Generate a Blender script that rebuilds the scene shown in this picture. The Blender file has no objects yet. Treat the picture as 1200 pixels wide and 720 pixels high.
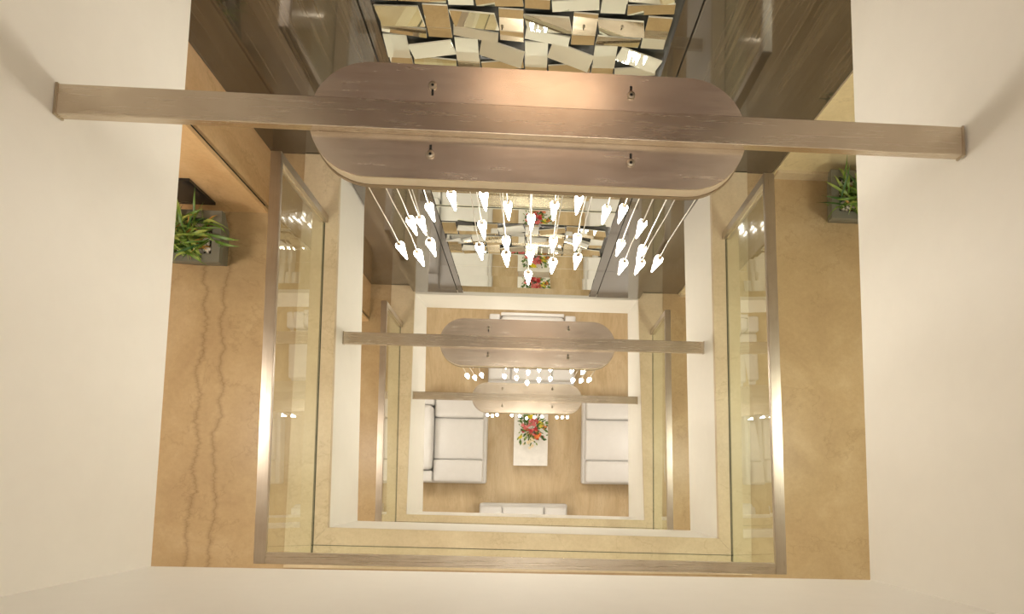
import bpy, bmesh, math, random
from mathutils import Matrix, Vector, Euler
random.seed(7)
C = bpy.context.scene.collection
R = math.radians

# ------------------------------------------------------------------ camera, world, exposure
cam_d = bpy.data.cameras.new('camera'); cam = bpy.data.objects.new('camera', cam_d); C.objects.link(cam)
cam_d.sensor_fit = 'HORIZONTAL'; cam_d.sensor_width = 36.0
cam_d.lens = 760.0 / 1200.0 * 36.0
cam_d.shift_x = -60.4282 / 1200.0
cam_d.shift_y = 144.7722 / 1200.0
cam_d.clip_start = 0.05; cam_d.clip_end = 60
cam.location = (0.0148, 0.3443, 11.70)
cam.rotation_euler = Euler((0.0905614, -0.0579772, 0.0148567), 'XYZ')
bpy.context.scene.camera = cam

w = bpy.data.worlds.new('world'); bpy.context.scene.world = w; w.use_nodes = True
w.node_tree.nodes['Background'].inputs[0].default_value = (0.9, 0.75, 0.55, 1)
w.node_tree.nodes['Background'].inputs[1].default_value = 0.25
vs = bpy.context.scene.view_settings
vs.view_transform = 'Standard'; vs.look = 'None'; vs.gamma = 1; vs.use_curve_mapping = False
vs.exposure = 0.0

WARM = (1.0, 0.91, 0.79)
SHAFT_W, C_W, B_W, G_W = 8, 25, 25, 50      # lamp powers, top to bottom

# levels (metres above the ground floor)
A_BOT, C_TOP, C_BOT, B_TOP, B_BOT, TOP = 8.93, 6.62, 5.82, 3.27, 2.29, 14.2
XO, YF, YB = 3.6, -2.2, 4.6

# ------------------------------------------------------------------ materials
def new_mat(name):
    m = bpy.data.materials.new(name); m.use_nodes = True
    nt = m.node_tree; return m, nt, nt.nodes['Principled BSDF']
def N(nt, t, **kw):
    n = nt.nodes.new(t)
    for k, v in kw.items(): setattr(n, k, v)
    return n
def ramp(nt, stops):
    r = N(nt, 'ShaderNodeValToRGB'); e = r.color_ramp.elements
    while len(e) < len(stops): e.new(0.5)
    for i, (p, c) in enumerate(stops): e[i].position = p; e[i].color = (*c, 1)
    return r
def coords(nt, scale=(1, 1, 1), kind='Object'):
    tc = N(nt, 'ShaderNodeTexCoord'); mp = N(nt, 'ShaderNodeMapping'); mp.inputs['Scale'].default_value = scale
    nt.links.new(tc.outputs[kind], mp.inputs[0]); return mp
def noise(nt, src, scale, detail=6, rough=0.6, dist=0.0):
    n = N(nt, 'ShaderNodeTexNoise'); n.inputs['Scale'].default_value = scale; n.inputs['Detail'].default_value = detail
    n.inputs['Roughness'].default_value = rough; n.inputs['Distortion'].default_value = dist
    nt.links.new(src.outputs[0], n.inputs['Vector']); return n
def srgb(r, g, b):
    f = lambda c: (c / 255 / 12.92) if c / 255 <= 0.04045 else ((c / 255 + 0.055) / 1.055) ** 2.4
    return (f(r), f(g), f(b))
def simple(name, col, rough=0.5, metal=0.0, var=0.15, **kw):
    m, nt, b = new_mat(name)
    mp = coords(nt); n = noise(nt, mp, 9, 3)
    r = ramp(nt, [(0.3, tuple(c * (1 - 0.4 * var) for c in col)), (0.7, tuple(min(1, c * (1 + 0.3 * var)) for c in col))])
    nt.links.new(n.outputs[0], r.inputs[0]); nt.links.new(r.outputs[0], b.inputs['Base Color'])
    b.inputs['Roughness'].default_value = rough; b.inputs['Metallic'].default_value = metal
    for k, v in kw.items(): b.inputs[k.replace('_', ' ')].default_value = v
    return m

def marble(name, c1, c2, c3, rough=0.12, veins=False, scale=(1, 1, 1), streak=None):
    m, nt, b = new_mat(name)
    mp = coords(nt, scale)
    big = noise(nt, mp, 1.6, 8, 0.62, 0.6)
    r1 = ramp(nt, [(0.32, c1), (0.5, c2), (0.68, c3)])
    nt.links.new(big.outputs[0], r1.inputs[0])
    mpf = coords(nt, streak or (1, 1, 1)); fine = noise(nt, mpf, 34 if not streak else 6, 6, 0.7)
    r2 = ramp(nt, [(0.3, (0.86, 0.85, 0.83)), (0.7, (1, 1, 1))]); nt.links.new(fine.outputs[0], r2.inputs[0])
    mul = N(nt, 'ShaderNodeMixRGB', blend_type='MULTIPLY'); mul.inputs[0].default_value = 0.8
    nt.links.new(r1.outputs[0], mul.inputs[1]); nt.links.new(r2.outputs[0], mul.inputs[2])
    # fine wandering cracks
    wv = noise(nt, mp, 0.9, 9, 0.62, 0.3)
    s = N(nt, 'ShaderNodeMath', operation='SUBTRACT'); s.inputs[1].default_value = 0.5; nt.links.new(wv.outputs[0], s.inputs[0])
    a = N(nt, 'ShaderNodeMath', operation='ABSOLUTE'); nt.links.new(s.outputs[0], a.inputs[0])
    r3 = ramp(nt, [(0.0, (0.72, 0.68, 0.62)), (0.006, (1, 1, 1))]); nt.links.new(a.outputs[0], r3.inputs[0])
    mul2 = N(nt, 'ShaderNodeMixRGB', blend_type='MULTIPLY'); mul2.inputs[0].default_value = 0.45
    nt.links.new(mul.outputs[0], mul2.inputs[1]); nt.links.new(r3.outputs[0], mul2.inputs[2])
    out = mul2
    if veins:
        # two dark jagged veins that run along the left walkway
        sx = N(nt, 'ShaderNodeSeparateXYZ'); tc = N(nt, 'ShaderNodeTexCoord'); nt.links.new(tc.outputs['Object'], sx.inputs[0])
        for x0, amp, sc in ((-2.36, 0.30, 2.2), (-2.52, 0.36, 2.7)):
            cmb = N(nt, 'ShaderNodeCombineXYZ'); cmb.inputs[0].default_value = x0 * 7
            nt.links.new(sx.outputs[1], cmb.inputs[1])
            nn = N(nt, 'ShaderNodeTexNoise'); nn.inputs['Scale'].default_value = sc; nn.inputs['Detail'].default_value = 9
            nn.inputs['Roughness'].default_value = 0.75; nt.links.new(cmb.outputs[0], nn.inputs['Vector'])
            k = N(nt, 'ShaderNodeMath', operation='MULTIPLY_ADD'); k.inputs[1].default_value = amp; k.inputs[2].default_value = x0 - amp / 2
            nt.links.new(nn.outputs[0], k.inputs[0])
            d = N(nt, 'ShaderNodeMath', operation='SUBTRACT'); nt.links.new(sx.outputs[0], d.inputs[0]); nt.links.new(k.outputs[0], d.inputs[1])
            ab = N(nt, 'ShaderNodeMath', operation='ABSOLUTE'); nt.links.new(d.outputs[0], ab.inputs[0])
            rr = ramp(nt, [(0.0, (0.60, 0.56, 0.52)), (0.007, (0.82, 0.80, 0.78)), (0.03, (1, 1, 1))]); nt.links.new(ab.outputs[0], rr.inputs[0])
            mm = N(nt, 'ShaderNodeMixRGB', blend_type='MULTIPLY'); mm.inputs[0].default_value = 0.8
            nt.links.new(out.outputs[0], mm.inputs[1]); nt.links.new(rr.outputs[0], mm.inputs[2]); out = mm
    nt.links.new(out.outputs[0], b.inputs['Base Color'])
    b.inputs['Roughness'].default_value = rough; b.inputs['Specular IOR Level'].default_value = 0.3
    return m

M = {}
M['white'] = simple('white_plaster', (0.86, 0.83, 0.765), 0.5, var=0.03)
M['ceil'] = simple('brown_ceiling_paint', (0.10, 0.07, 0.05), 0.6)
M['marble_floor'] = marble('tan_marble', srgb(177, 150, 114), srgb(186, 160, 122), srgb(196, 171, 135), 0.34, veins=True)
M['marble_curb'] = marble('cream_marble', srgb(202, 182, 150), srgb(212, 193, 161), srgb(221, 204, 173), 0.32)
M['marble_wall'] = marble('warm_marble', srgb(220, 180, 134), srgb(229, 192, 146), srgb(238, 205, 162), 0.25, scale=(1, 1, 0.6))
M['beige_wall'] = marble('beige_marble', srgb(218, 200, 160), srgb(225, 208, 168), srgb(232, 216, 180), 0.3)
M['marble_ground'] = marble('streaked_travertine', srgb(204, 178, 140), srgb(217, 193, 155), srgb(228, 207, 172), 0.22, scale=(2.5, 0.7, 1), streak=(9, 0.5, 1))
M['leather'] = simple('white_leather', (0.74, 0.72, 0.70), 0.42, var=0.05)
M['table_white'] = simple('white_lacquer', (0.86, 0.83, 0.79), 0.2)
M['bolt'] = simple('zinc_bolt', (0.5, 0.43, 0.33), 0.35, 1.0)
M['black'] = simple('black_stone', (0.02, 0.02, 0.02), 0.15)
M['slot'] = simple('dark_slot', (0.012, 0.010, 0.008), 0.7)
M['pot'] = simple('grey_fibre_clay', srgb(112, 110, 98), 0.55)
M['soil'] = simple('soil', (0.05, 0.035, 0.02), 0.9)
M['pebble'] = simple('white_pebble', (0.78, 0.72, 0.62), 0.5)
M['vase'] = simple('glazed_vase', (0.75, 0.72, 0.66), 0.15)
M['canopy_rim'] = simple('cream_lacquered_rim', srgb(240, 226, 202), 0.4)
M['lip'] = simple('tan_metal_lip', srgb(160, 142, 116), 0.35, 0.3)
M['gasket'] = simple('dark_gasket', (0.05, 0.055, 0.03), 0.5)
M['cable'] = simple('white_cable', (0.9, 0.88, 0.82), 0.5)

def wood():
    m, nt, b = new_mat('dark_veneer')
    mp = coords(nt, (30, 30, 0.55)); n1 = noise(nt, mp, 1.5, 9, 0.7)
    mp2 = coords(nt, (5, 5, 0.25)); n2 = noise(nt, mp2, 1.4, 4, 0.6)
    r = ramp(nt, [(0.34, srgb(56, 48, 38)), (0.5, srgb(72, 63, 51)), (0.64, srgb(92, 82, 67)), (0.76, srgb(130, 118, 99))])
    mx = N(nt, 'ShaderNodeMath', operation='MULTIPLY_ADD'); mx.inputs[1].default_value = 0.35
    ad = N(nt, 'ShaderNodeMath', operation='MULTIPLY'); ad.inputs[1].default_value = 0.65
    nt.links.new(n1.outputs[0], ad.inputs[0]); nt.links.new(n2.outputs[0], mx.inputs[0]); nt.links.new(ad.outputs[0], mx.inputs[2])
    nt.links.new(mx.outputs[0], r.inputs[0]); nt.links.new(r.outputs[0], b.inputs['Base Color'])
    b.inputs['Roughness'].default_value = 0.10
    b.inputs['Coat Weight'].default_value = 1.0; b.inputs['Coat Roughness'].default_value = 0.03; b.inputs['Coat IOR'].default_value = 1.6
    b.inputs['IOR'].default_value = 1.5
    return m
M['wood'] = wood()
M['walnut'] = simple('reddish_walnut', srgb(84, 54, 36), 0.45, var=0.6)
def steel(name, col, rough, axis=(1, 40, 40), dark=0.92, metal=1.0):
    m, nt, b = new_mat(name)
    mp = coords(nt, axis); n = noise(nt, mp, 3, 7, 0.7)
    mp2 = coords(nt); n2 = noise(nt, mp2, 5, 5, 0.6)
    r = ramp(nt, [(0.35, tuple(c * dark for c in col)), (0.65, col)]); nt.links.new(n.outputs[0], r.inputs[0])
    r2 = ramp(nt, [(0.35, (0.90, 0.88, 0.86)), (0.6, (1, 1, 1))]); nt.links.new(n2.outputs[0], r2.inputs[0])
    mul = N(nt, 'ShaderNodeMixRGB', blend_type='MULTIPLY'); mul.inputs[0].default_value = 1
    nt.links.new(r.outputs[0], mul.inputs[1]); nt.links.new(r2.outputs[0], mul.inputs[2])
    nt.links.new(mul.outputs[0], b.inputs['Base Color']); b.inputs['Metallic'].default_value = metal
    mr = N(nt, 'ShaderNodeMapRange'); mr.inputs[1].default_value = 0.3; mr.inputs[2].default_value = 0.7
    mr.inputs[3].default_value = rough * 0.9; mr.inputs[4].default_value = rough * 1.12
    nt.links.new(n.outputs[0], mr.inputs[0]); nt.links.new(mr.outputs[0], b.inputs['Roughness'])
    bp = N(nt, 'ShaderNodeBump'); bp.inputs['Strength'].default_value = 0.012; bp.inputs['Distance'].default_value = 0.001
    nt.links.new(n.outputs[0], bp.inputs['Height']); nt.links.new(bp.outputs[0], b.inputs['Normal'])
    return m
M['steel'] = steel('brushed_steel', (0.70, 0.64, 0.56), 0.28)
M['steel_y'] = steel('brushed_steel_rail', (0.60, 0.54, 0.47), 0.30, (40, 1, 40), 0.92)
M['plate'] = steel('weathered_steel_plate', (0.86, 0.76, 0.64), 0.25, (1.2, 12, 12), 0.90, 0.9)
M['bar'] = steel('weathered_steel_bar', (0.68, 0.595, 0.48), 0.26, (1, 20, 20), 0.965, 0.93)
M['steel_z'] = steel('brushed_steel_post', (0.66, 0.60, 0.52), 0.3, (40, 40, 1), 0.95)
M['edge'] = steel('polished_channel', (0.85, 0.8, 0.7), 0.15)
def mirror():
    m, nt, b = new_mat('mirror_glass')
    mp = coords(nt); n = noise(nt, mp, 2, 2)
    r = ramp(nt, [(0.3, (0.84, 0.87, 0.79)), (0.7, (0.88, 0.90, 0.83))]); nt.links.new(n.outputs[0], r.inputs[0])
    nt.links.new(r.outputs[0], b.inputs['Base Color']); b.inputs['Metallic'].default_value = 1; b.inputs['Roughness'].default_value = 0.015
    return m
M['mirror'] = mirror(); M['ground_edge'] = simple('ground_mirror_edge', (0.80, 0.78, 0.66), 0.3)
M['backing'] = simple('grey_backing', (0.07, 0.075, 0.07), 0.2)
def glass():
    m = bpy.data.materials.new('railing_glass'); m.use_nodes = True; nt = m.node_tree; nt.nodes.clear()
    o = N(nt, 'ShaderNodeOutputMaterial'); mx = N(nt, 'ShaderNodeMixShader'); f = N(nt, 'ShaderNodeFresnel'); f.inputs[0].default_value = 1.5
    t = N(nt, 'ShaderNodeBsdfTransparent'); t.inputs[0].default_value = (0.945, 0.975, 0.945, 1)
    g = N(nt, 'ShaderNodeBsdfGlossy'); g.inputs['Roughness'].default_value = 0.0; g.inputs[0].default_value = (0.97, 0.99, 0.95, 1)
    geo = N(nt, 'ShaderNodeNewGeometry')                      # only the face the ray enters reflects; both faces of the pane are in that one value
    fr = N(nt, 'ShaderNodeMath', operation='MULTIPLY'); inv = N(nt, 'ShaderNodeMath', operation='SUBTRACT'); inv.inputs[0].default_value = 1.0
    nt.links.new(geo.outputs['Backfacing'], inv.inputs[1]); nt.links.new(f.outputs[0], fr.inputs[0]); nt.links.new(inv.outputs[0], fr.inputs[1])
    bo = N(nt, 'ShaderNodeMath', operation='MULTIPLY'); bo.inputs[1].default_value = 1.6; bo.use_clamp = True; nt.links.new(fr.outputs[0], bo.inputs[0])
    nt.links.new(bo.outputs[0], mx.inputs[0]); nt.links.new(t.outputs[0], mx.inputs[1]); nt.links.new(g.outputs[0], mx.inputs[2])
    nt.links.new(mx.outputs[0], o.inputs[0]); return m
M['glass'] = glass()
def emit(name, col, s):
    m = bpy.data.materials.new(name); m.use_nodes = True; nt = m.node_tree; nt.nodes.clear()
    o = N(nt, 'ShaderNodeOutputMaterial'); e = N(nt, 'ShaderNodeEmission'); e.inputs[0].default_value = (*col, 1); e.inputs[1].default_value = s
    nt.links.new(e.outputs[0], o.inputs[0]); return m
M['drop'] = emit('lit_crystal', (1.0, 0.935, 0.82), 32)
M['lamp'] = emit('lamp_diffuser', WARM, 6)
def leafm(name, c1, c2):
    m, nt, b = new_mat(name); mp = coords(nt, (1, 1, 1)); n = noise(nt, mp, 6, 4)
    r = ramp(nt, [(0.35, c1), (0.65, c2)]); nt.links.new(n.outputs[0], r.inputs[0]); nt.links.new(r.outputs[0], b.inputs['Base Color'])
    b.inputs['Roughness'].default_value = 0.4; return m
M['leaf_a'] = leafm('green_leaf', srgb(58, 92, 30), srgb(120, 150, 52))
M['leaf_b'] = leafm('pale_green_leaf', srgb(110, 140, 60), srgb(176, 186, 96))
M['leaf_c'] = leafm('dry_leaf', srgb(170, 130, 60), srgb(210, 165, 90))
M['leaf_d'] = leafm('deep_green_leaf', srgb(30, 70, 22), srgb(64, 110, 34))
for k, c in dict(red=(196, 52, 58), pink=(226, 120, 120), yellow=(226, 206, 40), orange=(236, 140, 70), cream=(244, 226, 190)).items():
    M[k] = simple(k + '_petal', srgb(*c), 0.5)

# ------------------------------------------------------------------ helpers
def link(name, me, mat, parent=None):
    o = bpy.data.objects.new(name, me); C.objects.link(o)
    if mat is not None and not me.materials: me.materials.append(mat)
    if parent: o.parent = parent
    return o
def from_bm(name, bm, mat, parent=None, smooth=False):
    me = bpy.data.meshes.new(name); bmesh.ops.recalc_face_normals(bm, faces=bm.faces[:]); bm.to_mesh(me); bm.free()
    if smooth:
        for p in me.polygons: p.use_smooth = True
    return link(name, me, mat, parent)
def add_box(bm, x0, x1, y0, y1, z0, z1, mtx=None):
    vs_ = [bm.verts.new((x, y, z)) for x in (x0, x1) for y in (y0, y1) for z in (z0, z1)]
    for f in ((0, 1, 3, 2), (4, 6, 7, 5), (0, 4, 5, 1), (2, 3, 7, 6), (0, 2, 6, 4), (1, 5, 7, 3)):
        bm.faces.new([vs_[i] for i in f])
    if mtx is not None: bmesh.ops.transform(bm, matrix=mtx, verts=vs_)
    return vs_
def box(name, x0, x1, y0, y1, z0, z1, mat, parent=None, bev=0.0, seg=2, smooth=False):
    bm = bmesh.new(); add_box(bm, x0, x1, y0, y1, z0, z1)
    if bev: bmesh.ops.bevel(bm, geom=bm.edges[:], offset=bev, segments=seg, profile=0.5, affect='EDGES')
    return from_bm(name, bm, mat, parent, smooth)
def struct(o): o['kind'] = 'structure'; return o
def tag(o, label, cat, group=None, kind=None):
    o['label'] = label; o['category'] = cat
    if group: o['group'] = group
    if kind: o['kind'] = kind
    return o
def empty(name, loc=(0, 0, 0), rz=0.0):
    o = bpy.data.objects.new(name, None); C.objects.link(o); o.location = loc; o.rotation_euler = (0, 0, rz); o.empty_display_size = 0.1
    return o
def copy_tree(o, parent=None):
    c = o.copy(); C.objects.link(c)
    if parent: c.parent = parent
    for ch in list(o.children): copy_tree(ch, c)
    return c
def prism(bm, quad, z0, z1):
    lo = [bm.verts.new((x, y, z0)) for x, y in quad]; hi = [bm.verts.new((x, y, z1)) for x, y in quad]
    n = len(quad); bm.faces.new(lo[::-1]); bm.faces.new(hi)
    for i in range(n): bm.faces.new((lo[i], lo[(i + 1) % n], hi[(i + 1) % n], hi[i]))
def ring(bm, outer, top, bot, zt, zb):
    """a slab with an opening; outer/top/bot are four (x, y) corners each"""
    ot = [bm.verts.new((x, y, zt)) for x, y in outer]; ob = [bm.verts.new((x, y, zb)) for x, y in outer]
    it = [bm.verts.new((x, y, zt)) for x, y in top]; ib = [bm.verts.new((x, y, zb)) for x, y in bot]
    for i in range(4):
        j = (i + 1) % 4
        bm.faces.new((ot[i], ot[j], it[j], it[i])); bm.faces.new((ob[j], ob[i], ib[i], ib[j]))
        bm.faces.new((ob[i], ob[j], ot[j], ot[i])); bm.faces.new((it[i], it[j], ib[j], ib[i]))
def lathe(bm, prof, seg=12, mtx=None):
    rows = []
    for r, z in prof:
        if r < 1e-5: rows.append([bm.verts.new((0, 0, z))])
        else: rows.append([bm.verts.new((r * math.cos(2 * math.pi * i / seg), r * math.sin(2 * math.pi * i / seg), z)) for i in range(seg)])
    for a, b in zip(rows, rows[1:]):
        for i in range(seg):
            j = (i + 1) % seg
            if len(a) == 1: bm.faces.new((a[0], b[i], b[j]))
            elif len(b) == 1: bm.faces.new((a[i], a[j], b[0]))
            else: bm.faces.new((a[i], a[j], b[j], b[i]))
    vv = [v for r_ in rows for v in r_]
    if mtx is not None: bmesh.ops.transform(bm, matrix=mtx, verts=vv)
def tube(bm, pts, r, seg=6):
    rows = []
    for i, p in enumerate(pts):
        p = Vector(p); a = Vector(pts[max(0, i - 1)]); b = Vector(pts[min(len(pts) - 1, i + 1)]); d = (b - a).normalized()
        u = d.cross(Vector((0.3, 1, 0.1))).normalized(); v = d.cross(u)
        rows.append([bm.verts.new(p + r * (math.cos(2 * math.pi * k / seg) * u + math.sin(2 * math.pi * k / seg) * v)) for k in range(seg)])
    for a, b in zip(rows, rows[1:]):
        for i in range(seg): bm.faces.new((a[i], a[(i + 1) % seg], b[(i + 1) % seg], b[i]))
    bm.faces.new(rows[0][::-1]); bm.faces.new(rows[-1])

# ------------------------------------------------------------------ the shell
OUT = [(-XO, YF), (XO, YF), (XO, YB), (-XO, YB)]
A_IN = [(-1.501, 0.010), (1.510, -0.024), (1.492, 2.93), (-1.503, 2.93)]
C_INT = [(-1.485, 0.033), (1.541, -0.018), (1.495, 2.96), (-1.527, 2.96)]
C_INB = [(-1.465, 0.045), (1.517, -0.006), (1.463, 2.96), (-1.528, 2.96)]
B_INT = [(-1.505, 0.005), (1.567, -0.033), (1.470, 2.905), (-1.495, 2.898)]
B_INB = [(-1.446, 0.009), (1.512, -0.028), (1.481, 2.982), (-1.487, 2.982)]

struct(box('floor', -XO, XO, YF, YB, -0.1, 0, M['marble_ground']))
bm = bmesh.new(); ring(bm, OUT, C_INT, C_INB, C_TOP - 0.05, C_BOT); struct(from_bm('ceiling', bm, M['white']))
bm = bmesh.new(); ring(bm, OUT, B_INT, B_INB, B_TOP - 0.05, B_BOT); struct(from_bm('ceiling', bm, M['white']))
bm = bmesh.new(); ring(bm, OUT, A_IN, A_IN, A_BOT + 0.3, A_BOT); struct(from_bm('ceiling', bm, M['white']))
struct(box('ceiling', -1.8, 1.8, -0.3, 3.3, TOP, TOP + 0.1, M['ceil']))

# the walls of the shaft around the camera
def shaft_wall(name, a, b, ox, oy, mat):
    bm = bmesh.new(); prism(bm, [a, b, (b[0] + ox, b[1] + oy), (a[0] + ox, a[1] + oy)], A_BOT + 0.3, TOP); return struct(from_bm(name, bm, mat))
shaft_wall('wall_left', A_IN[3], A_IN[0], -0.2, 0, M['white'])
shaft_wall('wall_right', A_IN[1], A_IN[2], 0.2, 0, M['white'])
shaft_wall('wall_front', A_IN[0], A_IN[1], 0, -0.2, M['white'])
shaft_wall('wall_back', A_IN[2], A_IN[3], 0, 0.2, M['walnut'])
# the rooms outside the void
for z0, z1 in ((0, B_BOT), (B_TOP - 0.02, C_BOT), (C_TOP - 0.02, A_BOT)):
    struct(box('wall_left', -XO - 0.15, -XO, YF, YB, z0, z1, M['white']))
    struct(box('wall_right', XO, XO + 0.15, YF, YB, z0, z1, M['white']))
    struct(box('wall_front', -XO, XO, YF - 0.15, YF, z0, z1, M['white']))
struct(box('wall_back', -XO, XO, YB, YB + 0.15, 0, B_BOT, M['white']))

def storey(zt, zc, inner, flr, idx):
    """marble floor ring, raised curb stones, back walls of one upper storey; zt floor top, zc its ceiling"""
    x0, x1 = -1.80, 1.80
    cut = [(x0, -0.27), (x1, -0.30), (x1, 3.0), (x0, 3.0)]
    bm = bmesh.new(); ring(bm, [(-XO, YF), (XO, YF), (XO, 3.3), (-XO, 3.3)], cut, cut, zt - 0.02, zt - 0.05)
    struct(from_bm('floor', bm, flr))
    tr = struct(empty('trim_%d' % idx))
    e = 0.0015
    q = [[(x0, -0.27), inner[0], (inner[3][0], 2.995), (x0, 2.995)],
         [(x0, -0.27 - e), (x1, -0.30 - e), (inner[1][0], inner[1][1] - e), (inner[0][0], inner[0][1] - e)],
         [inner[1], (x1, -0.30), (x1, 2.995), (inner[2][0], 2.995)]]
    for k in q:
        bm = bmesh.new(); prism(bm, k, zt - 0.05, zt); from_bm('curb_stone', bm, M['marble_curb'], tr)
    # dark veneered back wall with a central casing that closes the void
    bw = struct(empty('wall_back'))
    box('veneer_panel', -2.066, -1.50, 3.0, 3.12, zt - 0.02, zc, M['wood'], bw)
    box('veneer_panel', 1.49, 2.013, 3.0, 3.12, zt - 0.02, zc, M['wood'], bw)
    box('veneer_panel', -1.515, -0.935, 2.915, 3.12, zt + 0.001, zc + (0.82 if idx == 2 else 0.0), M['wood'], bw)
    box('veneer_panel', 0.905, 1.487, 2.915, 3.12, zt + 0.001, zc + (0.82 if idx == 2 else 0.0), M['wood'], bw)
    box('edge_strip', -0.925, -0.862, 2.918, 3.12, zt + 0.001, zc + (0.82 if idx == 2 else 0.0), M['wood'], bw)
    box('edge_strip', 0.802, 0.896, 2.918, 3.12, zt + 0.001, zc + (0.82 if idx == 2 else 0.0), M['wood'], bw)
    box('backing_board', -0.936, 0.906, 2.955, 3.10, zt + 0.001, zc + (0.82 if idx == 2 else 0.0), M['backing'], bw)
    # marble pier on the left, plain beige wall with skirting on the right
    pl = struct(empty('wall_left'))
    box('marble_slab', -XO, -2.075, 2.50, 2.53, zt - 0.02, zc, M['marble_wall'], pl)
    box('marble_slab', -2.095, -2.069, 2.562, 3.12, zt - 0.02, zc, M['marble_wall'], pl)
    box('pier_core', -XO, -2.098, 2.531, 3.12, zt - 0.02, zc, M['slot'], pl)
    struct(box('wall_back', 2.016, XO, 2.985, 3.12, zt - 0.02, zc, M['beige_wall']))
    struct(box('baseboard_right', 2.03, XO, 2.96, 2.985, zt - 0.02, zt + 0.09, M['marble_curb']))
storey(B_TOP, C_BOT, B_INT, M['marble_floor'], 2)
storey(C_TOP, A_BOT, C_INT, M['marble_floor'], 3)

# ------------------------------------------------------------------ lamps of the rooms, added fill lights of the shaft
def ceiling_lamp(x, y, z, size, power, label, group, col=WARM):
    t = tag(empty('ceiling_light', (x, y, z)), label, 'light', group)
    h = size / 2
    box('light_frame', -h - 0.02, h + 0.02, -h - 0.02, h + 0.02, -0.012, 0, M['table_white'], t)
    box('light_diffuser', -h, h, -h, h, -0.016, -0.010, M['lamp'], t)
    l = bpy.data.lights.new('lamp', 'AREA'); l.shape = 'SQUARE'; l.size = size; l.energy = power; l.color = col
    o = bpy.data.objects.new('lamp', l); C.objects.link(o); o.parent = t; o.location = (0, 0, -0.02)
for z, p, nm in ((A_BOT, C_W, 'upper'), (C_BOT, B_W, 'middle')):
    for x, y, pos in ((-2.55, 0.9, 'left'), (2.55, 0.9, 'right'), (0, -1.1, 'front')):
        ceiling_lamp(x, y, z, 0.45, p, 'square white ceiling light over the %s walkway of the %s storey' % (pos, nm), 'ceiling lights over the walkways', {'left': (1.0, 0.88, 0.74), 'right': (0.93, 0.93, 0.74)}.get(pos, WARM))
for x, y, pos in ((-2.3, 1.2, 'left'), (2.3, 1.2, 'right'), (0, -1.0, 'front'), (0, 3.7, 'back')):
    ceiling_lamp(x, y, B_BOT, 0.5, G_W / 4, 'square white ceiling light over the %s side of the lounge' % pos, 'ceiling lights over the lounge')
ceiling_lamp(0.1, 1.2, TOP, 1.6, SHAFT_W, 'added square fill light above the camera, at the top of the shaft', None)  # unseen fill light, added to brighten the upper shaft

t = tag(empty('copper_fill', (0.10, 2.93, 11.45)), 'added warm fill light out of view, for the copper glow on the nearest plate', 'lamp')  # added out of view so the nearest plate and bar catch a copper glow
box('fill_body', -0.38, 0.38, -0.03, 0.0, -0.11, 0.11, M['bolt'], t, 0.006)
M['copper_glow'] = emit('copper_glow_diffuser', (1.0, 0.58, 0.32), 2.6)
box('light_diffuser', -0.36, 0.36, -0.036, -0.031, -0.09, 0.09, M['copper_glow'], t)
l = bpy.data.lights.new('lamp', 'AREA'); l.shape = 'RECTANGLE'; l.size = 0.72; l.size_y = 0.18; l.energy = 2.6; l.color = (1.0, 0.70, 0.48)
o = bpy.data.objects.new('lamp', l); C.objects.link(o); o.parent = t; o.location = (0, -0.045, 0); o.rotation_euler = (R(-90) + R(40), 0, 0)

# ------------------------------------------------------------------ mirror mosaics
def mirror_tile(root, cx, cz, wd, ht, rot=0.0, rx=0.0, rz=0.0, dy=0.0, name='mirror_tile'):
    bm = bmesh.new(); add_box(bm, -wd / 2, wd / 2, -0.004, 0.004, -ht / 2, ht / 2)
    f = [f for f in bm.faces if f.calc_center_median().y < -0.003]
    bmesh.ops.inset_region(bm, faces=f, thickness=0.0055, depth=0.0)
    bm.faces.ensure_lookup_table()
    for f in bm.faces:
        if f.calc_center_median().y < -0.0035 and abs(f.normal.y) > 0.9 and f.calc_area() > wd * ht * 0.5:
            for v in f.verts: v.co.y -= 0.0015
            f.material_index = 0
        else: f.material_index = 1
    o = from_bm(name, bm, M['mirror'], root); o.data.materials.append(M['ground_edge'])
    o.location = (cx, dy, cz)
    o.rotation_euler = (Euler((R(-rx), 0, R(rz))).to_matrix() @ Euler((0, R(rot), 0)).to_matrix()).to_euler()
    return o
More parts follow.
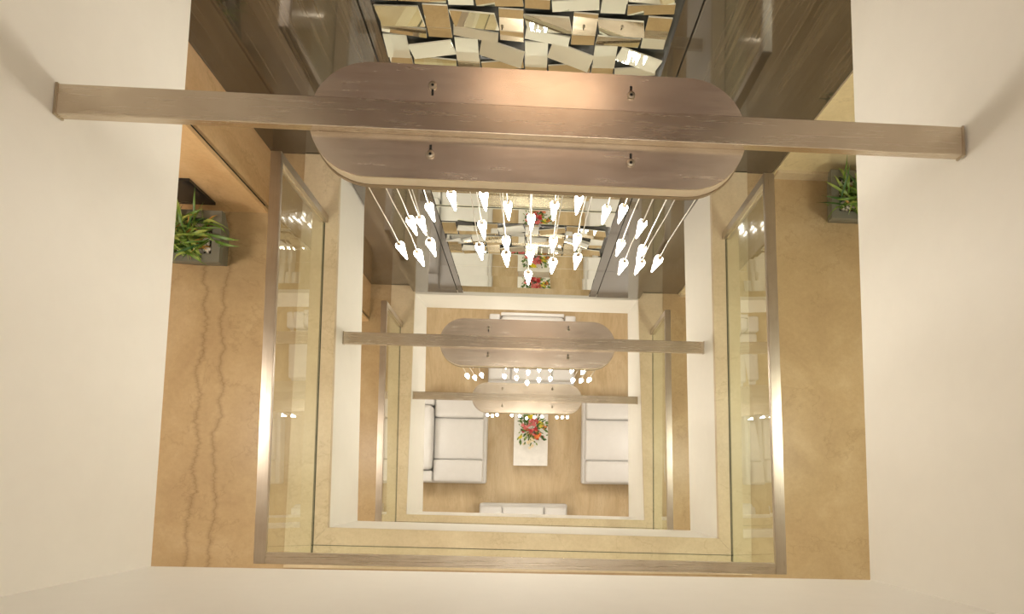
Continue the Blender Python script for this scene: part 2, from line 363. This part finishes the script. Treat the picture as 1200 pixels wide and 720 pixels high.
def mosaic(z_planks, rows, zrow0, top_planks, label, par=0):
    root = tag(empty('mirror_mosaic', (0, 2.925, 0)), label, 'mirror', 'mirror mosaics on the back wall')
    rnd = random.Random(11 + rows)
    xa, xb = -0.856, 0.797
    for (z0, z1, t) in z_planks + top_planks:
        mirror_tile(root, (xa + xb) / 2, (z0 + z1) / 2, xb - xa, z1 - z0 - 0.006, 0, t, 0, 0.0, 'mirror_strip')
    for r in range(rows):
        z0 = zrow0 + r * 0.262; odd = (r + par) % 2
        xs = (-0.855 if odd == 0 else -0.59) - 0.407
        while xs < xb:
            for (sx, sw, kind) in ((xs, 0.133, 's'), (xs + 0.137, 0.266, 'g')):
                l = max(sx, xa); r_ = min(sx + sw, xb)
                if r_ - l < 0.06: continue
                cx, wd = (l + r_) / 2, r_ - l
                if kind == 's':
                    mirror_tile(root, cx, z0 + 0.172, wd, 0.166, 0, 8.5 if odd == 0 else rnd.uniform(-1, 1), rnd.uniform(-2, 2), -0.006)
                    mirror_tile(root, cx, z0 + 0.042, wd, 0.072, 0, rnd.uniform(1, 7), rnd.uniform(-3, 3), -0.002)
                else:
                    s = 1 if (r + int(round(xs * 10))) % 2 else -1
                    full = wd > 0.2
                    a = rnd.uniform(9, 13) * s if full else 4 * s
                    mirror_tile(root, cx, z0 + 0.165, wd * 0.96, 0.128, a, rnd.choice((-3, 3, 0, 8, 5, -1)), rnd.choice((-9, -4, 4, 9)), -0.012)
                    mirror_tile(root, cx, z0 + 0.040, wd * 0.95, 0.07, -a * 0.5, rnd.choice((0, 6, 8)), rnd.uniform(-6, 6), 0.0)
            xs += 0.407
    return root
mosaic([(3.285, 3.60, -1.5), (3.605, 3.985, 4.3), (3.99, 4.33, -0.3), (4.335, 4.725, 0.5)], 3, 4.75, [(5.56, 5.915, -3.0), (5.92, 6.26, -1.0), (6.265, 6.60, 1.0)],
       'mirror mosaic of strips and tilted squares seen below the nearest chandelier')
mosaic([(6.63, 7.0, 0.5), (7.005, 7.34, -0.8), (7.345, 7.635, 1.0)], 5, 7.641, [],
       'mirror mosaic of tilted squares at the top of the picture, above the nearest chandelier', 1)

# ------------------------------------------------------------------ glass railings
def railing(q, base, zt, zr, label):
    root = tag(empty('glass_railing', (0, 0, zt)), label, 'railing', 'glass railings around the void')
    def seg_box(name, a, b, wd, z0, z1, mat, ext=0.0):
        a = Vector((*a, 0)); b = Vector((*b, 0)); d = (b - a).normalized(); n = Vector((-d.y, d.x, 0)) * wd / 2
        a = a - d * ext; b = b + d * ext
        bm = bmesh.new(); prism(bm, [(a + n)[:2], (a - n)[:2], (b - n)[:2], (b + n)[:2]], z0, z1)
        if name == 'handrail': bmesh.ops.bevel(bm, geom=bm.edges[:], offset=0.004, segments=2, affect='EDGES')
        return from_bm(name, bm, mat, root)
    zh = zr - zt
    FL, FR, BR, BL = q
    seg_box('handrail', BL, FL, 0.070, zh - 0.035, zh, M['steel_y'], 0.035)
    seg_box('handrail', FR, BR, 0.070, zh - 0.035, zh, M['steel_y'], 0.035)
    seg_box('handrail', (FL[0] + 0.036, FL[1]), (FR[0] - 0.036, FR[1]), 0.070, zh - 0.035, zh, M['steel'], 0.0)
    bFL, bFR, bBR, bBL = base
    def pane(a, b, a1, b1):
        d = (Vector((*b, 0)) - Vector((*a, 0))).normalized(); n = Vector((-d.y, d.x, 0)) * 0.006
        bm = bmesh.new()
        lo = [Vector((*a, 0)) + n, Vector((*a, 0)) - n, Vector((*b, 0)) - n, Vector((*b, 0)) + n]
        hi = [Vector((*a1, 0)) + n, Vector((*a1, 0)) - n, Vector((*b1, 0)) - n, Vector((*b1, 0)) + n]
        lo = [bm.verts.new(v + Vector((0, 0, 0.004))) for v in lo]; hi = [bm.verts.new(v + Vector((0, 0, zh - 0.036))) for v in hi]
        bm.faces.new(lo[::-1]); bm.faces.new(hi)
        for i in range(4): bm.faces.new((lo[i], lo[(i + 1) % 4], hi[(i + 1) % 4], hi[i]))
        from_bm('glass_pane', bm, M['glass'], root)
    pane((bBL[0], bBL[1] - 0.012), (bFL[0], bFL[1] + 0.008), (BL[0], BL[1] - 0.012), (FL[0], FL[1] + 0.008))
    pane((bFR[0], bFR[1] + 0.008), (bBR[0], bBR[1] - 0.012), (FR[0], FR[1] + 0.008), (BR[0], BR[1] - 0.012))
    pane((bFL[0], bFL[1]), (bFR[0], bFR[1]), (FL[0], FL[1]), (FR[0], FR[1]))
    seg_box('floor_joint', bBL, bFL, 0.016, 0.0005, 0.004, M['gasket'])
    seg_box('floor_joint', bFR, bBR, 0.016, 0.0005, 0.004, M['gasket'])
    seg_box('floor_joint', bFL, bFR, 0.016, 0.0005, 0.004, M['gasket'])
    for (bx, by), (tx, ty) in ((bBL, BL), (bBR, BR)):
        bm = bmesh.new()
        for k, (z, cx, cy) in enumerate(((0.0, bx, by), (zh - 0.036, tx, ty))):
            pass
        lo = [bm.verts.new((bx + sx * 0.033, by + sy * 0.028 + 0.02, 0.0)) for sx, sy in ((-1, -1), (1, -1), (1, 1), (-1, 1))]
        hi = [bm.verts.new((tx + sx * 0.033, ty + sy * 0.028 + 0.004, zh - 0.036)) for sx, sy in ((-1, -1), (1, -1), (1, 1), (-1, 1))]
        bm.faces.new(lo[::-1]); bm.faces.new(hi)
        for i in range(4): bm.faces.new((lo[i], lo[(i + 1) % 4], hi[(i + 1) % 4], hi[i]))
        p = from_bm('end_post', bm, M['steel_z'], root)
        bm = bmesh.new(); s = 0.008
        lo = [bm.verts.new((bx + sx * s, by - 0.0095 + sy * 0.002, 0.01)) for sx, sy in ((-1, -1), (1, -1), (1, 1), (-1, 1))]
        hi = [bm.verts.new((tx + sx * s, ty - 0.0255 + sy * 0.002, zh - 0.04)) for sx, sy in ((-1, -1), (1, -1), (1, 1), (-1, 1))]
        bm.faces.new(lo[::-1]); bm.faces.new(hi)
        for i in range(4): bm.faces.new((lo[i], lo[(i + 1) % 4], hi[(i + 1) % 4], hi[i]))
        from_bm('glass_channel', bm, M['edge'], p)
    return root
railing([(-1.592, -0.095), (1.645, -0.135), (1.602, 2.450), (-1.630, 2.455)], [(-1.593, -0.106), (1.645, -0.154), (1.618, 2.420), (-1.625, 2.437)],
        C_TOP, 7.61, 'nearest glass railing with a wide brushed steel handrail, on the upper floor')
railing([(-1.632, -0.090), (1.685, -0.140), (1.652, 2.455), (-1.664, 2.46)], [(-1.631, -0.093), (1.685, -0.142), (1.668, 2.433), (-1.666, 2.439)],
        B_TOP, 4.26, 'farther glass railing with a thin-looking handrail, one floor below the nearest')

# ------------------------------------------------------------------ chandeliers
PEND = [(-.556, 1.40, 8.907), (-.508, 1.5, 8.949), (-.464, 1.5, 8.957), (-.492, 1.40, 8.82), (-.442, 1.60, 8.869), (-.418, 1.40, 8.959),
        (-.329, 1.60, 9.001), (-.191, 1.60, 9.014), (-.09, 1.60, 8.918), (-.20, 1.5, 8.932), (-.208, 1.40, 8.93), (-.10, 1.5, 8.766), (-.095, 1.40, 8.848),
        (.015, 1.60, 8.792), (.015, 1.5, 8.613), (.006, 1.40, 8.59), (.117, 1.60, 8.937), (.12, 1.5, 8.787), (.12, 1.40, 8.774), (.22, 1.60, 9.01),
        (.228, 1.5, 8.828), (.229, 1.40, 8.848), (.351, 1.60, 8.915), (.425, 1.60, 8.933), (.497, 1.5, 9.009), (.438, 1.5, 8.775), (.448, 1.40, 8.792),
        (.55, 1.5, 8.714), (.527, 1.40, 8.799), (.60, 1.40, 8.85)]
def stadium(x0, x1, cy, r, n=26):
    pts = []
    for k in range(n + 1): a = -math.pi / 2 + math.pi * k / n; pts.append((x1 - r + r * math.cos(a), cy + r * math.sin(a)))
    for k in range(n + 1): a = math.pi / 2 + math.pi * k / n; pts.append((x0 + r + r * math.cos(a), cy + r * math.sin(a)))
    return pts
def make_chandelier(label):
    zb = 9.66; cy = 1.557
    root = tag(empty('chandelier', (0, cy, zb)), label, 'chandelier', 'chandeliers hung in the void')
    L = lambda x, y, z: (x, y - cy, z - zb)
    box('support_bar', -1.499, 1.491, 1.506 - cy, 1.606 - cy, -0.034, 0.0, M['bar'], root, 0.002)
    for x0, x1 in ((-1.4999, -1.492), (1.484, 1.4915)):
        box('end_plate', x0, x1, 1.503 - cy, 1.609 - cy, -0.037, 0.003, M['bolt'], root)
    bm = bmesh.new(); prism(bm, stadium(-0.722, 0.742, 0.0, 0.199), -0.040, -0.0345)
    pl = from_bm('mounting_plate', bm, M['plate'], root)
    def band(z0, z1, ro, ri, name, mat):
        bm = bmesh.new(); o = stadium(-0.722 - ro, 0.742 + ro, 0, 0.199 + ro); i = stadium(-0.722 - ri, 0.742 + ri, 0, 0.199 + ri)
        n = len(o); V = [[bm.verts.new((x, y, z)) for x, y in s] for s, z in ((o, z0), (o, z1), (i, z1), (i, z0))]
        for a in range(4):
            for k in range(n): bm.faces.new((V[a][k], V[a][(k + 1) % n], V[(a + 1) % 4][(k + 1) % n], V[(a + 1) % 4][k]))
        return from_bm(name, bm, mat, root)
    band(-0.088, -0.0405, 0.0, -0.006, 'canopy_rim', M['canopy_rim'])
    band(-0.106, -0.0885, 0.004, -0.02, 'rim_lip', M['lip'])
    bm = bmesh.new(); prism(bm, stadium(-0.715, 0.735, 0.0, 0.192), -0.100, -0.094); from_bm('lower_plate', bm, M['table_white'], root)
    for bx, by, sy in ((-0.322, 0.125, -1), (0.345, 0.125, 1), (-0.322, -0.115, 1), (0.345, -0.115, 1)):
        bm = bmesh.new(); lathe(bm, [(0, 0.006), (0.005, 0.006), (0.007, 0.008), (0.013, 0.007), (0.014, 0), (0, 0)], 14, Matrix.Translation((bx, by, -0.0345)))
        b = from_bm('bolt', bm, M['bolt'], root)
        box('bolt_slot', bx - 0.004, bx + 0.004, by + (0.012 if sy > 0 else -0.034), by + (0.034 if sy > 0 else -0.012), -0.0344, -0.0335, M['slot'], b)
        bm = bmesh.new(); lathe(bm, [(0, 0.0005), (0.005, 0.0005), (0.005, 0), (0, 0)], 8, Matrix.Translation((bx, by, -0.028))); from_bm('bolt_hole', bm, M['slot'], b)
    bm = bmesh.new()
    lathe(bm, [(0, 0.026), (0.008, 0.026), (0.010, 0.018), (0.017, 0.010), (0.0195, 0.0), (0.019, -0.010), (0.0165, -0.03), (0.0125, -0.07), (0.008, -0.12), (0.003, -0.165), (0, -0.17)], 12)
    me_drop = bpy.data.meshes.new('crystal_drop'); bmesh.ops.recalc_face_normals(bm, faces=bm.faces[:]); bm.to_mesh(me_drop); bm.free(); me_drop.materials.append(M['drop'])
    for p in me_drop.polygons: p.use_smooth = True
    bm = bmesh.new(); lathe(bm, [(0, 0.040), (0.004, 0.040), (0.006, 0.034), (0.0115, 0.0275), (0.0115, 0.0262), (0, 0.0262)], 10)
    me_cap = bpy.data.meshes.new('metal_cap'); bmesh.ops.recalc_face_normals(bm, faces=bm.faces[:]); bm.to_mesh(me_cap); bm.free(); me_cap.materials.append(M['lip'])
    rnd = random.Random(3)
    for x, y, z in PEND:
        x_, y_, z_ = L(x, y, z); bm = bmesh.new(); k = (rnd.uniform(-.006, .006), rnd.uniform(-.006, .006)); h = -0.1 - z_
        tube(bm, [(x_ + k[0] * 2, y_ + k[1], -0.1), (x_ + k[0], y_ - k[1], z_ + h * 0.72), (x_ - k[0] * .6, y_, z_ + h * 0.3), (x_, y_, z_ + 0.035)], 0.0021)
        c = from_bm('pendant_cable', bm, M['cable'], root)
        for nm, me in (('crystal_drop', me_drop), ('metal_cap', me_cap)):
            d = link(nm, me, None, c); d.location = (x_, y_, z_)
    return root
ch = make_chandelier('nearest and largest chandelier, brown steel oval plate on a bar across the shaft')
for dz, lb in ((-3.257, 'middle chandelier, pale steel oval plate one floor below the nearest'),
               (-6.514, 'lowest and smallest-looking chandelier, just above the flowers')):
    c = copy_tree(ch); c.location.z += dz; c['label'] = lb

# ------------------------------------------------------------------ planters with bladed plants
def blade(length, width, droop, n=6):
    bm = bmesh.new(); rows = []
    for i in range(n + 1):
        t = i / n; wv = width * math.sin(math.pi * min(1, 0.12 + 0.88 * t)) * (1 if t < 0.4 else 1 - ((t - 0.4) / 0.6) ** 2 * 0.98)
        x = length * t * math.cos(droop * t); z = length * t * 0.7 * math.cos(droop * t * 1.6) - droop * 0.12 * t * t
        rows.append([bm.verts.new((x, -wv / 2, z + wv * 0.12)), bm.verts.new((x, 0, z)), bm.verts.new((x, wv / 2, z + wv * 0.12))])
    for a, b in zip(rows, rows[1:]):
        for k in range(2): bm.faces.new((a[k], a[k + 1], b[k + 1], b[k]))
    me = bpy.data.meshes.new('leaf'); bm.to_mesh(me); bm.free()
    for p in me.polygons: p.use_smooth = True
    return me
def planter(x0, x1, y0, y1, bx0, bx1, by0, by1, zf, zt, label, plabel, lx, ly, seed, n):
    cx, cy = (x0 + x1) / 2, (y0 + y1) / 2
    root = tag(empty('planter', (cx, cy, zf)), label, 'planter', 'grey planters against the back wall')
    bm = bmesh.new(); h = zt - zf; t = 0.06
    def loop(a, b, c, d, z): return [bm.verts.new((px - cx, py - cy, z)) for px, py in ((a, c), (b, c), (b, d), (a, d))]
    Ls = [loop(bx0, bx1, by0, by1, 0), loop(x0, x1, y0, y1, h - 0.05), loop(x0, x1, y0, y1, h), loop(x0 + t, x1 - t, y0 + t, y1 - t, h), loop(x0 + t, x1 - t, y0 + t, y1 - t, h - 0.06)]
    bm.faces.new(Ls[0][::-1]); bm.faces.new(Ls[-1])
    for a, b in zip(Ls, Ls[1:]):
        for i in range(4): bm.faces.new((a[i], a[(i + 1) % 4], b[(i + 1) % 4], b[i]))
    from_bm('pot', bm, M['pot'], root)
    box('soil', x0 + t - cx, x1 - t - cx, y0 + t - cy, y1 - t - cy, h - 0.06, h - 0.045, M['soil'], root)
    rnd = random.Random(seed)
    bm = bmesh.new()
    for _ in range(90):
        px = rnd.uniform(x0 + t + 0.02, x1 - t - 0.02) - cx; py = rnd.uniform(y0 + t + 0.02, y1 - t - 0.02) - cy
        s = rnd.uniform(0.013, 0.022)
        mt = Matrix.Translation((px, py, h - 0.040 + rnd.uniform(0, .012))) @ Euler((rnd.uniform(-.4, .4), rnd.uniform(-.4, .4), rnd.uniform(0, 6))).to_matrix().to_4x4() @ Matrix.Diagonal((s * 1.3, s * 0.9, s * 0.6, 1))
        bmesh.ops.create_icosphere(bm, subdivisions=1, radius=1, matrix=mt)
    pb = from_bm('pebbles', bm, M['pebble'], root, True); pb['kind'] = 'stuff'
    plant = tag(empty('bladed_plant', (lx, ly, zt - 0.055)), plabel, 'plant', 'bladed plants in the grey planters')
    meshes = []
    for k in range(6):
        me = blade(rnd.uniform(0.18, 0.33), rnd.uniform(0.014, 0.024), rnd.uniform(0.2, 1.1))
        me.materials.append(M[('leaf_a', 'leaf_b', 'leaf_a', 'leaf_d', 'leaf_b', 'leaf_a')[k]]); meshes.append(me)
    dry = blade(0.2, 0.016, 0.9); dry.materials.append(M['leaf_c'])
    for k in range(n):
        o = link('leaf', dry if k % 9 == 8 else rnd.choice(meshes), None, plant)
        a = rnd.uniform(0, 2 * math.pi); rr = rnd.uniform(0.0, 0.15)
        o.location = (rr * math.cos(a * 1.7), rr * math.sin(a * 1.7), rnd.uniform(0, 0.12)); o.rotation_euler = (rnd.uniform(-.7, .7), rnd.uniform(-0.7, 0.5), a + rnd.uniform(-.9, .9))
        s = rnd.uniform(0.75, 1.1); o.scale = (s, s, s)
    bm = bmesh.new()
    for k in range(7):
        a = k * 0.9; tube(bm, [(0.04 * math.cos(a), 0.04 * math.sin(a), -0.01), (0.06 * math.cos(a), 0.06 * math.sin(a), 0.12)], 0.004)
    from_bm('stems', bm, M['leaf_a'], plant)
ZF = C_TOP - 0.02
planter(-2.63, -2.235, 1.95, 2.335, -2.60, -2.36, 2.055, 2.325, ZF, 7.0, 'grey square planter with white pebbles, on the left walkway beside the marble pier',
        'green bladed plant spilling over the left planter', -2.45, 2.12, 5, 150)
planter(2.355, 2.745, 2.485, 2.88, 2.485, 2.74, 2.60, 2.90, ZF, 6.95, 'grey square planter half hidden by the right wall of the shaft',
        'green bladed plant in the right planter', 2.54, 2.66, 8, 100)
t = box('wall_panel', -3.1, -2.402, 2.478, 2.499, 6.76, 7.15, M['black'])
tag(t, 'black glossy panel low on the marble wall behind the left plant', 'panel')

# ------------------------------------------------------------------ the lounge
def soft(name, x0, x1, y0, y1, z0, z1, mat, parent, bev, puff=0.0):
    bm = bmesh.new(); add_box(bm, x0, x1, y0, y1, z0, z1)
    bmesh.ops.bevel(bm, geom=bm.edges[:], offset=bev, segments=4, profile=0.5, affect='EDGES')
    if puff:
        bmesh.ops.subdivide_edges(bm, edges=[e for e in bm.edges if e.calc_length() > 0.2], cuts=5, use_grid_fill=True)
        cx, cy = (x0 + x1) / 2, (y0 + y1) / 2
        for v in bm.verts:
            if v.co.z > z1 - 0.01:
                k = max(0, 1 - ((v.co.x - cx) / (x1 - x0) * 2) ** 2) * max(0, 1 - ((v.co.y - cy) / (y1 - y0) * 2) ** 2)
                v.co.z += puff * k
    return from_bm(name, bm, mat, parent, True)
def sofa(label):
    """front faces -y, width along x, origin at the middle of the front edge"""
    root = tag(empty('loveseat'), label, 'sofa', 'white leather loveseats around the table')
    W = 1.53
    soft('base', -W / 2, W / 2, 0.0, 1.2, 0.06, 0.31, M['leather'], root, 0.04)
    soft('seat_cushion', -0.36, 0.36, 0.05, 0.90, 0.312, 0.43, M['leather'], root, 0.035, 0.02)
    for s in (-1, 1):
        a, b = sorted((s * 0.365, s * (W / 2 - 0.015)))
        soft('armrest', a, b, 0.05, 0.90, 0.312, 0.50, M['leather'], root, 0.045, 0.012)
        a, b = sorted((s * 0.56, s * (W / 2 - 0.01)))
        soft('back_corner', a, b, 0.905, 1.185, 0.312, 0.60, M['leather'], root, 0.03)
        for y in (0.08, 1.1):
            bm = bmesh.new(); lathe(bm, [(0, 0), (0.02, 0), (0.025, 0.06), (0, 0.06)], 10, Matrix.Translation((s * 0.68, y, 0))); from_bm('foot', bm, M['steel'], root)
    soft('back_cushion', -0.55, 0.55, 0.91, 1.13, 0.312, 0.72, M['leather'], root, 0.07, 0.01)
    soft('back_frame', -0.55, 0.55, 1.135, 1.2, 0.312, 0.66, M['leather'], root, 0.02)
    return root
s0 = sofa('white loveseat at the back, mostly hidden behind the two lower chandeliers'); s0.location = (0.075, 2.20, 0)
for lb, loc, rz in (('white loveseat to the left of the flower table', (-0.68, 1.20, 0), 90), ('white loveseat to the right of the flower table', (0.99, 1.22, 0), -90),
                    ('white loveseat at the front, only its front edge showing', (-0.02, 0.10, 0), 180)):
    c = copy_tree(s0); c.location = loc; c.rotation_euler = (0, 0, R(rz)); c['label'] = lb

tb = tag(empty('coffee_table', (0.085, 1.21, 0)), 'narrow white block coffee table carrying the flowers', 'table')
box('table_top', -0.295, 0.295, -0.455, 0.455, 0.38, 0.42, M['table_white'], tb, 0.004)
box('table_body', -0.285, 0.285, -0.445, 0.445, 0.0, 0.379, M['table_white'], tb, 0.004)
# flower arrangement
fa = tag(empty('flower_arrangement', (0.09, 1.30, 0.42)), 'red, pink, yellow and cream flowers with green leaves on the coffee table', 'flowers')
bm = bmesh.new(); lathe(bm, [(0, 0), (0.06, 0), (0.10, 0.05), (0.11, 0.13), (0.085, 0.17), (0.075, 0.17), (0.09, 0.12), (0, 0.10)], 20); from_bm('bowl', bm, M['vase'], fa, True)
bm = bmesh.new()
rnd = random.Random(21)
for k in range(22):
    a = rnd.uniform(0, 6.28); r_ = rnd.uniform(0.05, 0.2); tube(bm, [(0.03 * math.cos(a), 0.03 * math.sin(a), 0.1), (r_ * math.cos(a), r_ * math.sin(a), 0.30)], 0.003, 5)
from_bm('stems', bm, M['leaf_d'], fa)
def petal_flower(n, ln, wd, up):
    bm = bmesh.new()
    for k in range(n):
        a = 2 * math.pi * k / n; ca, sa = math.cos(a), math.sin(a)
        P = [(0.004, 0, 0), (ln * .45, -wd / 2, up * .5), (ln, 0, up), (ln * .45, wd / 2, up * .5)]
        v = [bm.verts.new((x * ca - y * sa, x * sa + y * ca, z)) for x, y, z in P]; bm.faces.new(v)
    lathe(bm, [(0, 0.012), (0.006, 0.008), (0.006, -0.01), (0, -0.012)], 6)
    me = bpy.data.meshes.new('flower'); bm.to_mesh(me); bm.free(); return me
def fmesh(col, *a):
    me = petal_flower(*a); me.materials.append(M[col]); return me
FM = {c: fmesh(c, 6, 0.040, 0.022, 0.016) for c in ('red', 'pink', 'yellow', 'orange', 'cream')}
def put_flower(c, x, y, z, s):
    o = link('flower', FM[c], None, fa); o.location = (x, y, z); o.scale = (s, s, s)
    o.rotation_euler = (rnd.uniform(-.5, .5), rnd.uniform(-.5, .5), rnd.uniform(0, 6))
for c, cx, cy, sp, n in (('red', 0.06, 0.03, 0.11, 18), ('pink', -0.04, 0.12, 0.11, 13), ('red', -0.12, 0.03, 0.05, 4), ('pink', 0.08, 0.2, 0.05, 4), ('yellow', -0.02, 0.27, 0.04, 6), ('yellow', 0.15, 0.17, 0.04, 3),
                      ('orange', 0.13, -0.05, 0.05, 4), ('orange', 0.22, 0.12, 0.04, 3), ('cream', -0.01, -0.14, 0.06, 8), ('cream', -0.04, -0.02, 0.05, 5), ('yellow', -0.18, -0.06, 0.03, 2)):
    for k in range(n): put_flower(c, cx + rnd.gauss(0, sp * .6), cy + rnd.gauss(0, sp * .6), 0.33 + rnd.uniform(-.03, .05), rnd.uniform(.7, 1.15))
lm = []
for col, ln in (('leaf_a', 0.14), ('leaf_d', 0.12), ('leaf_b', 0.11), ('leaf_a', 0.10)):
    me = blade(ln, 0.045, 0.5, 4); me.materials.append(M[col]); lm.append(me)
for k in range(150):
    a = rnd.uniform(0, 6.28); r_ = rnd.uniform(0.05, 0.27); o = link('leaf', rnd.choice(lm), None, fa)
    o.location = (r_ * math.cos(a), 0.05 + r_ * math.sin(a), 0.27 + rnd.uniform(0, .12)); o.rotation_euler = (rnd.uniform(-.5, .5), rnd.uniform(-.3, .6), a + rnd.uniform(-.8, .8))
    s = rnd.uniform(.4, .8); o.scale = (s, s, s)
for a in (1.75, 1.95, 1.6):
    o = link('leaf', lm[0], None, fa); o.location = (-0.07, 0.16, 0.30); o.rotation_euler = (0, 0.1, a); o.scale = (1.5, 1.6, 1)
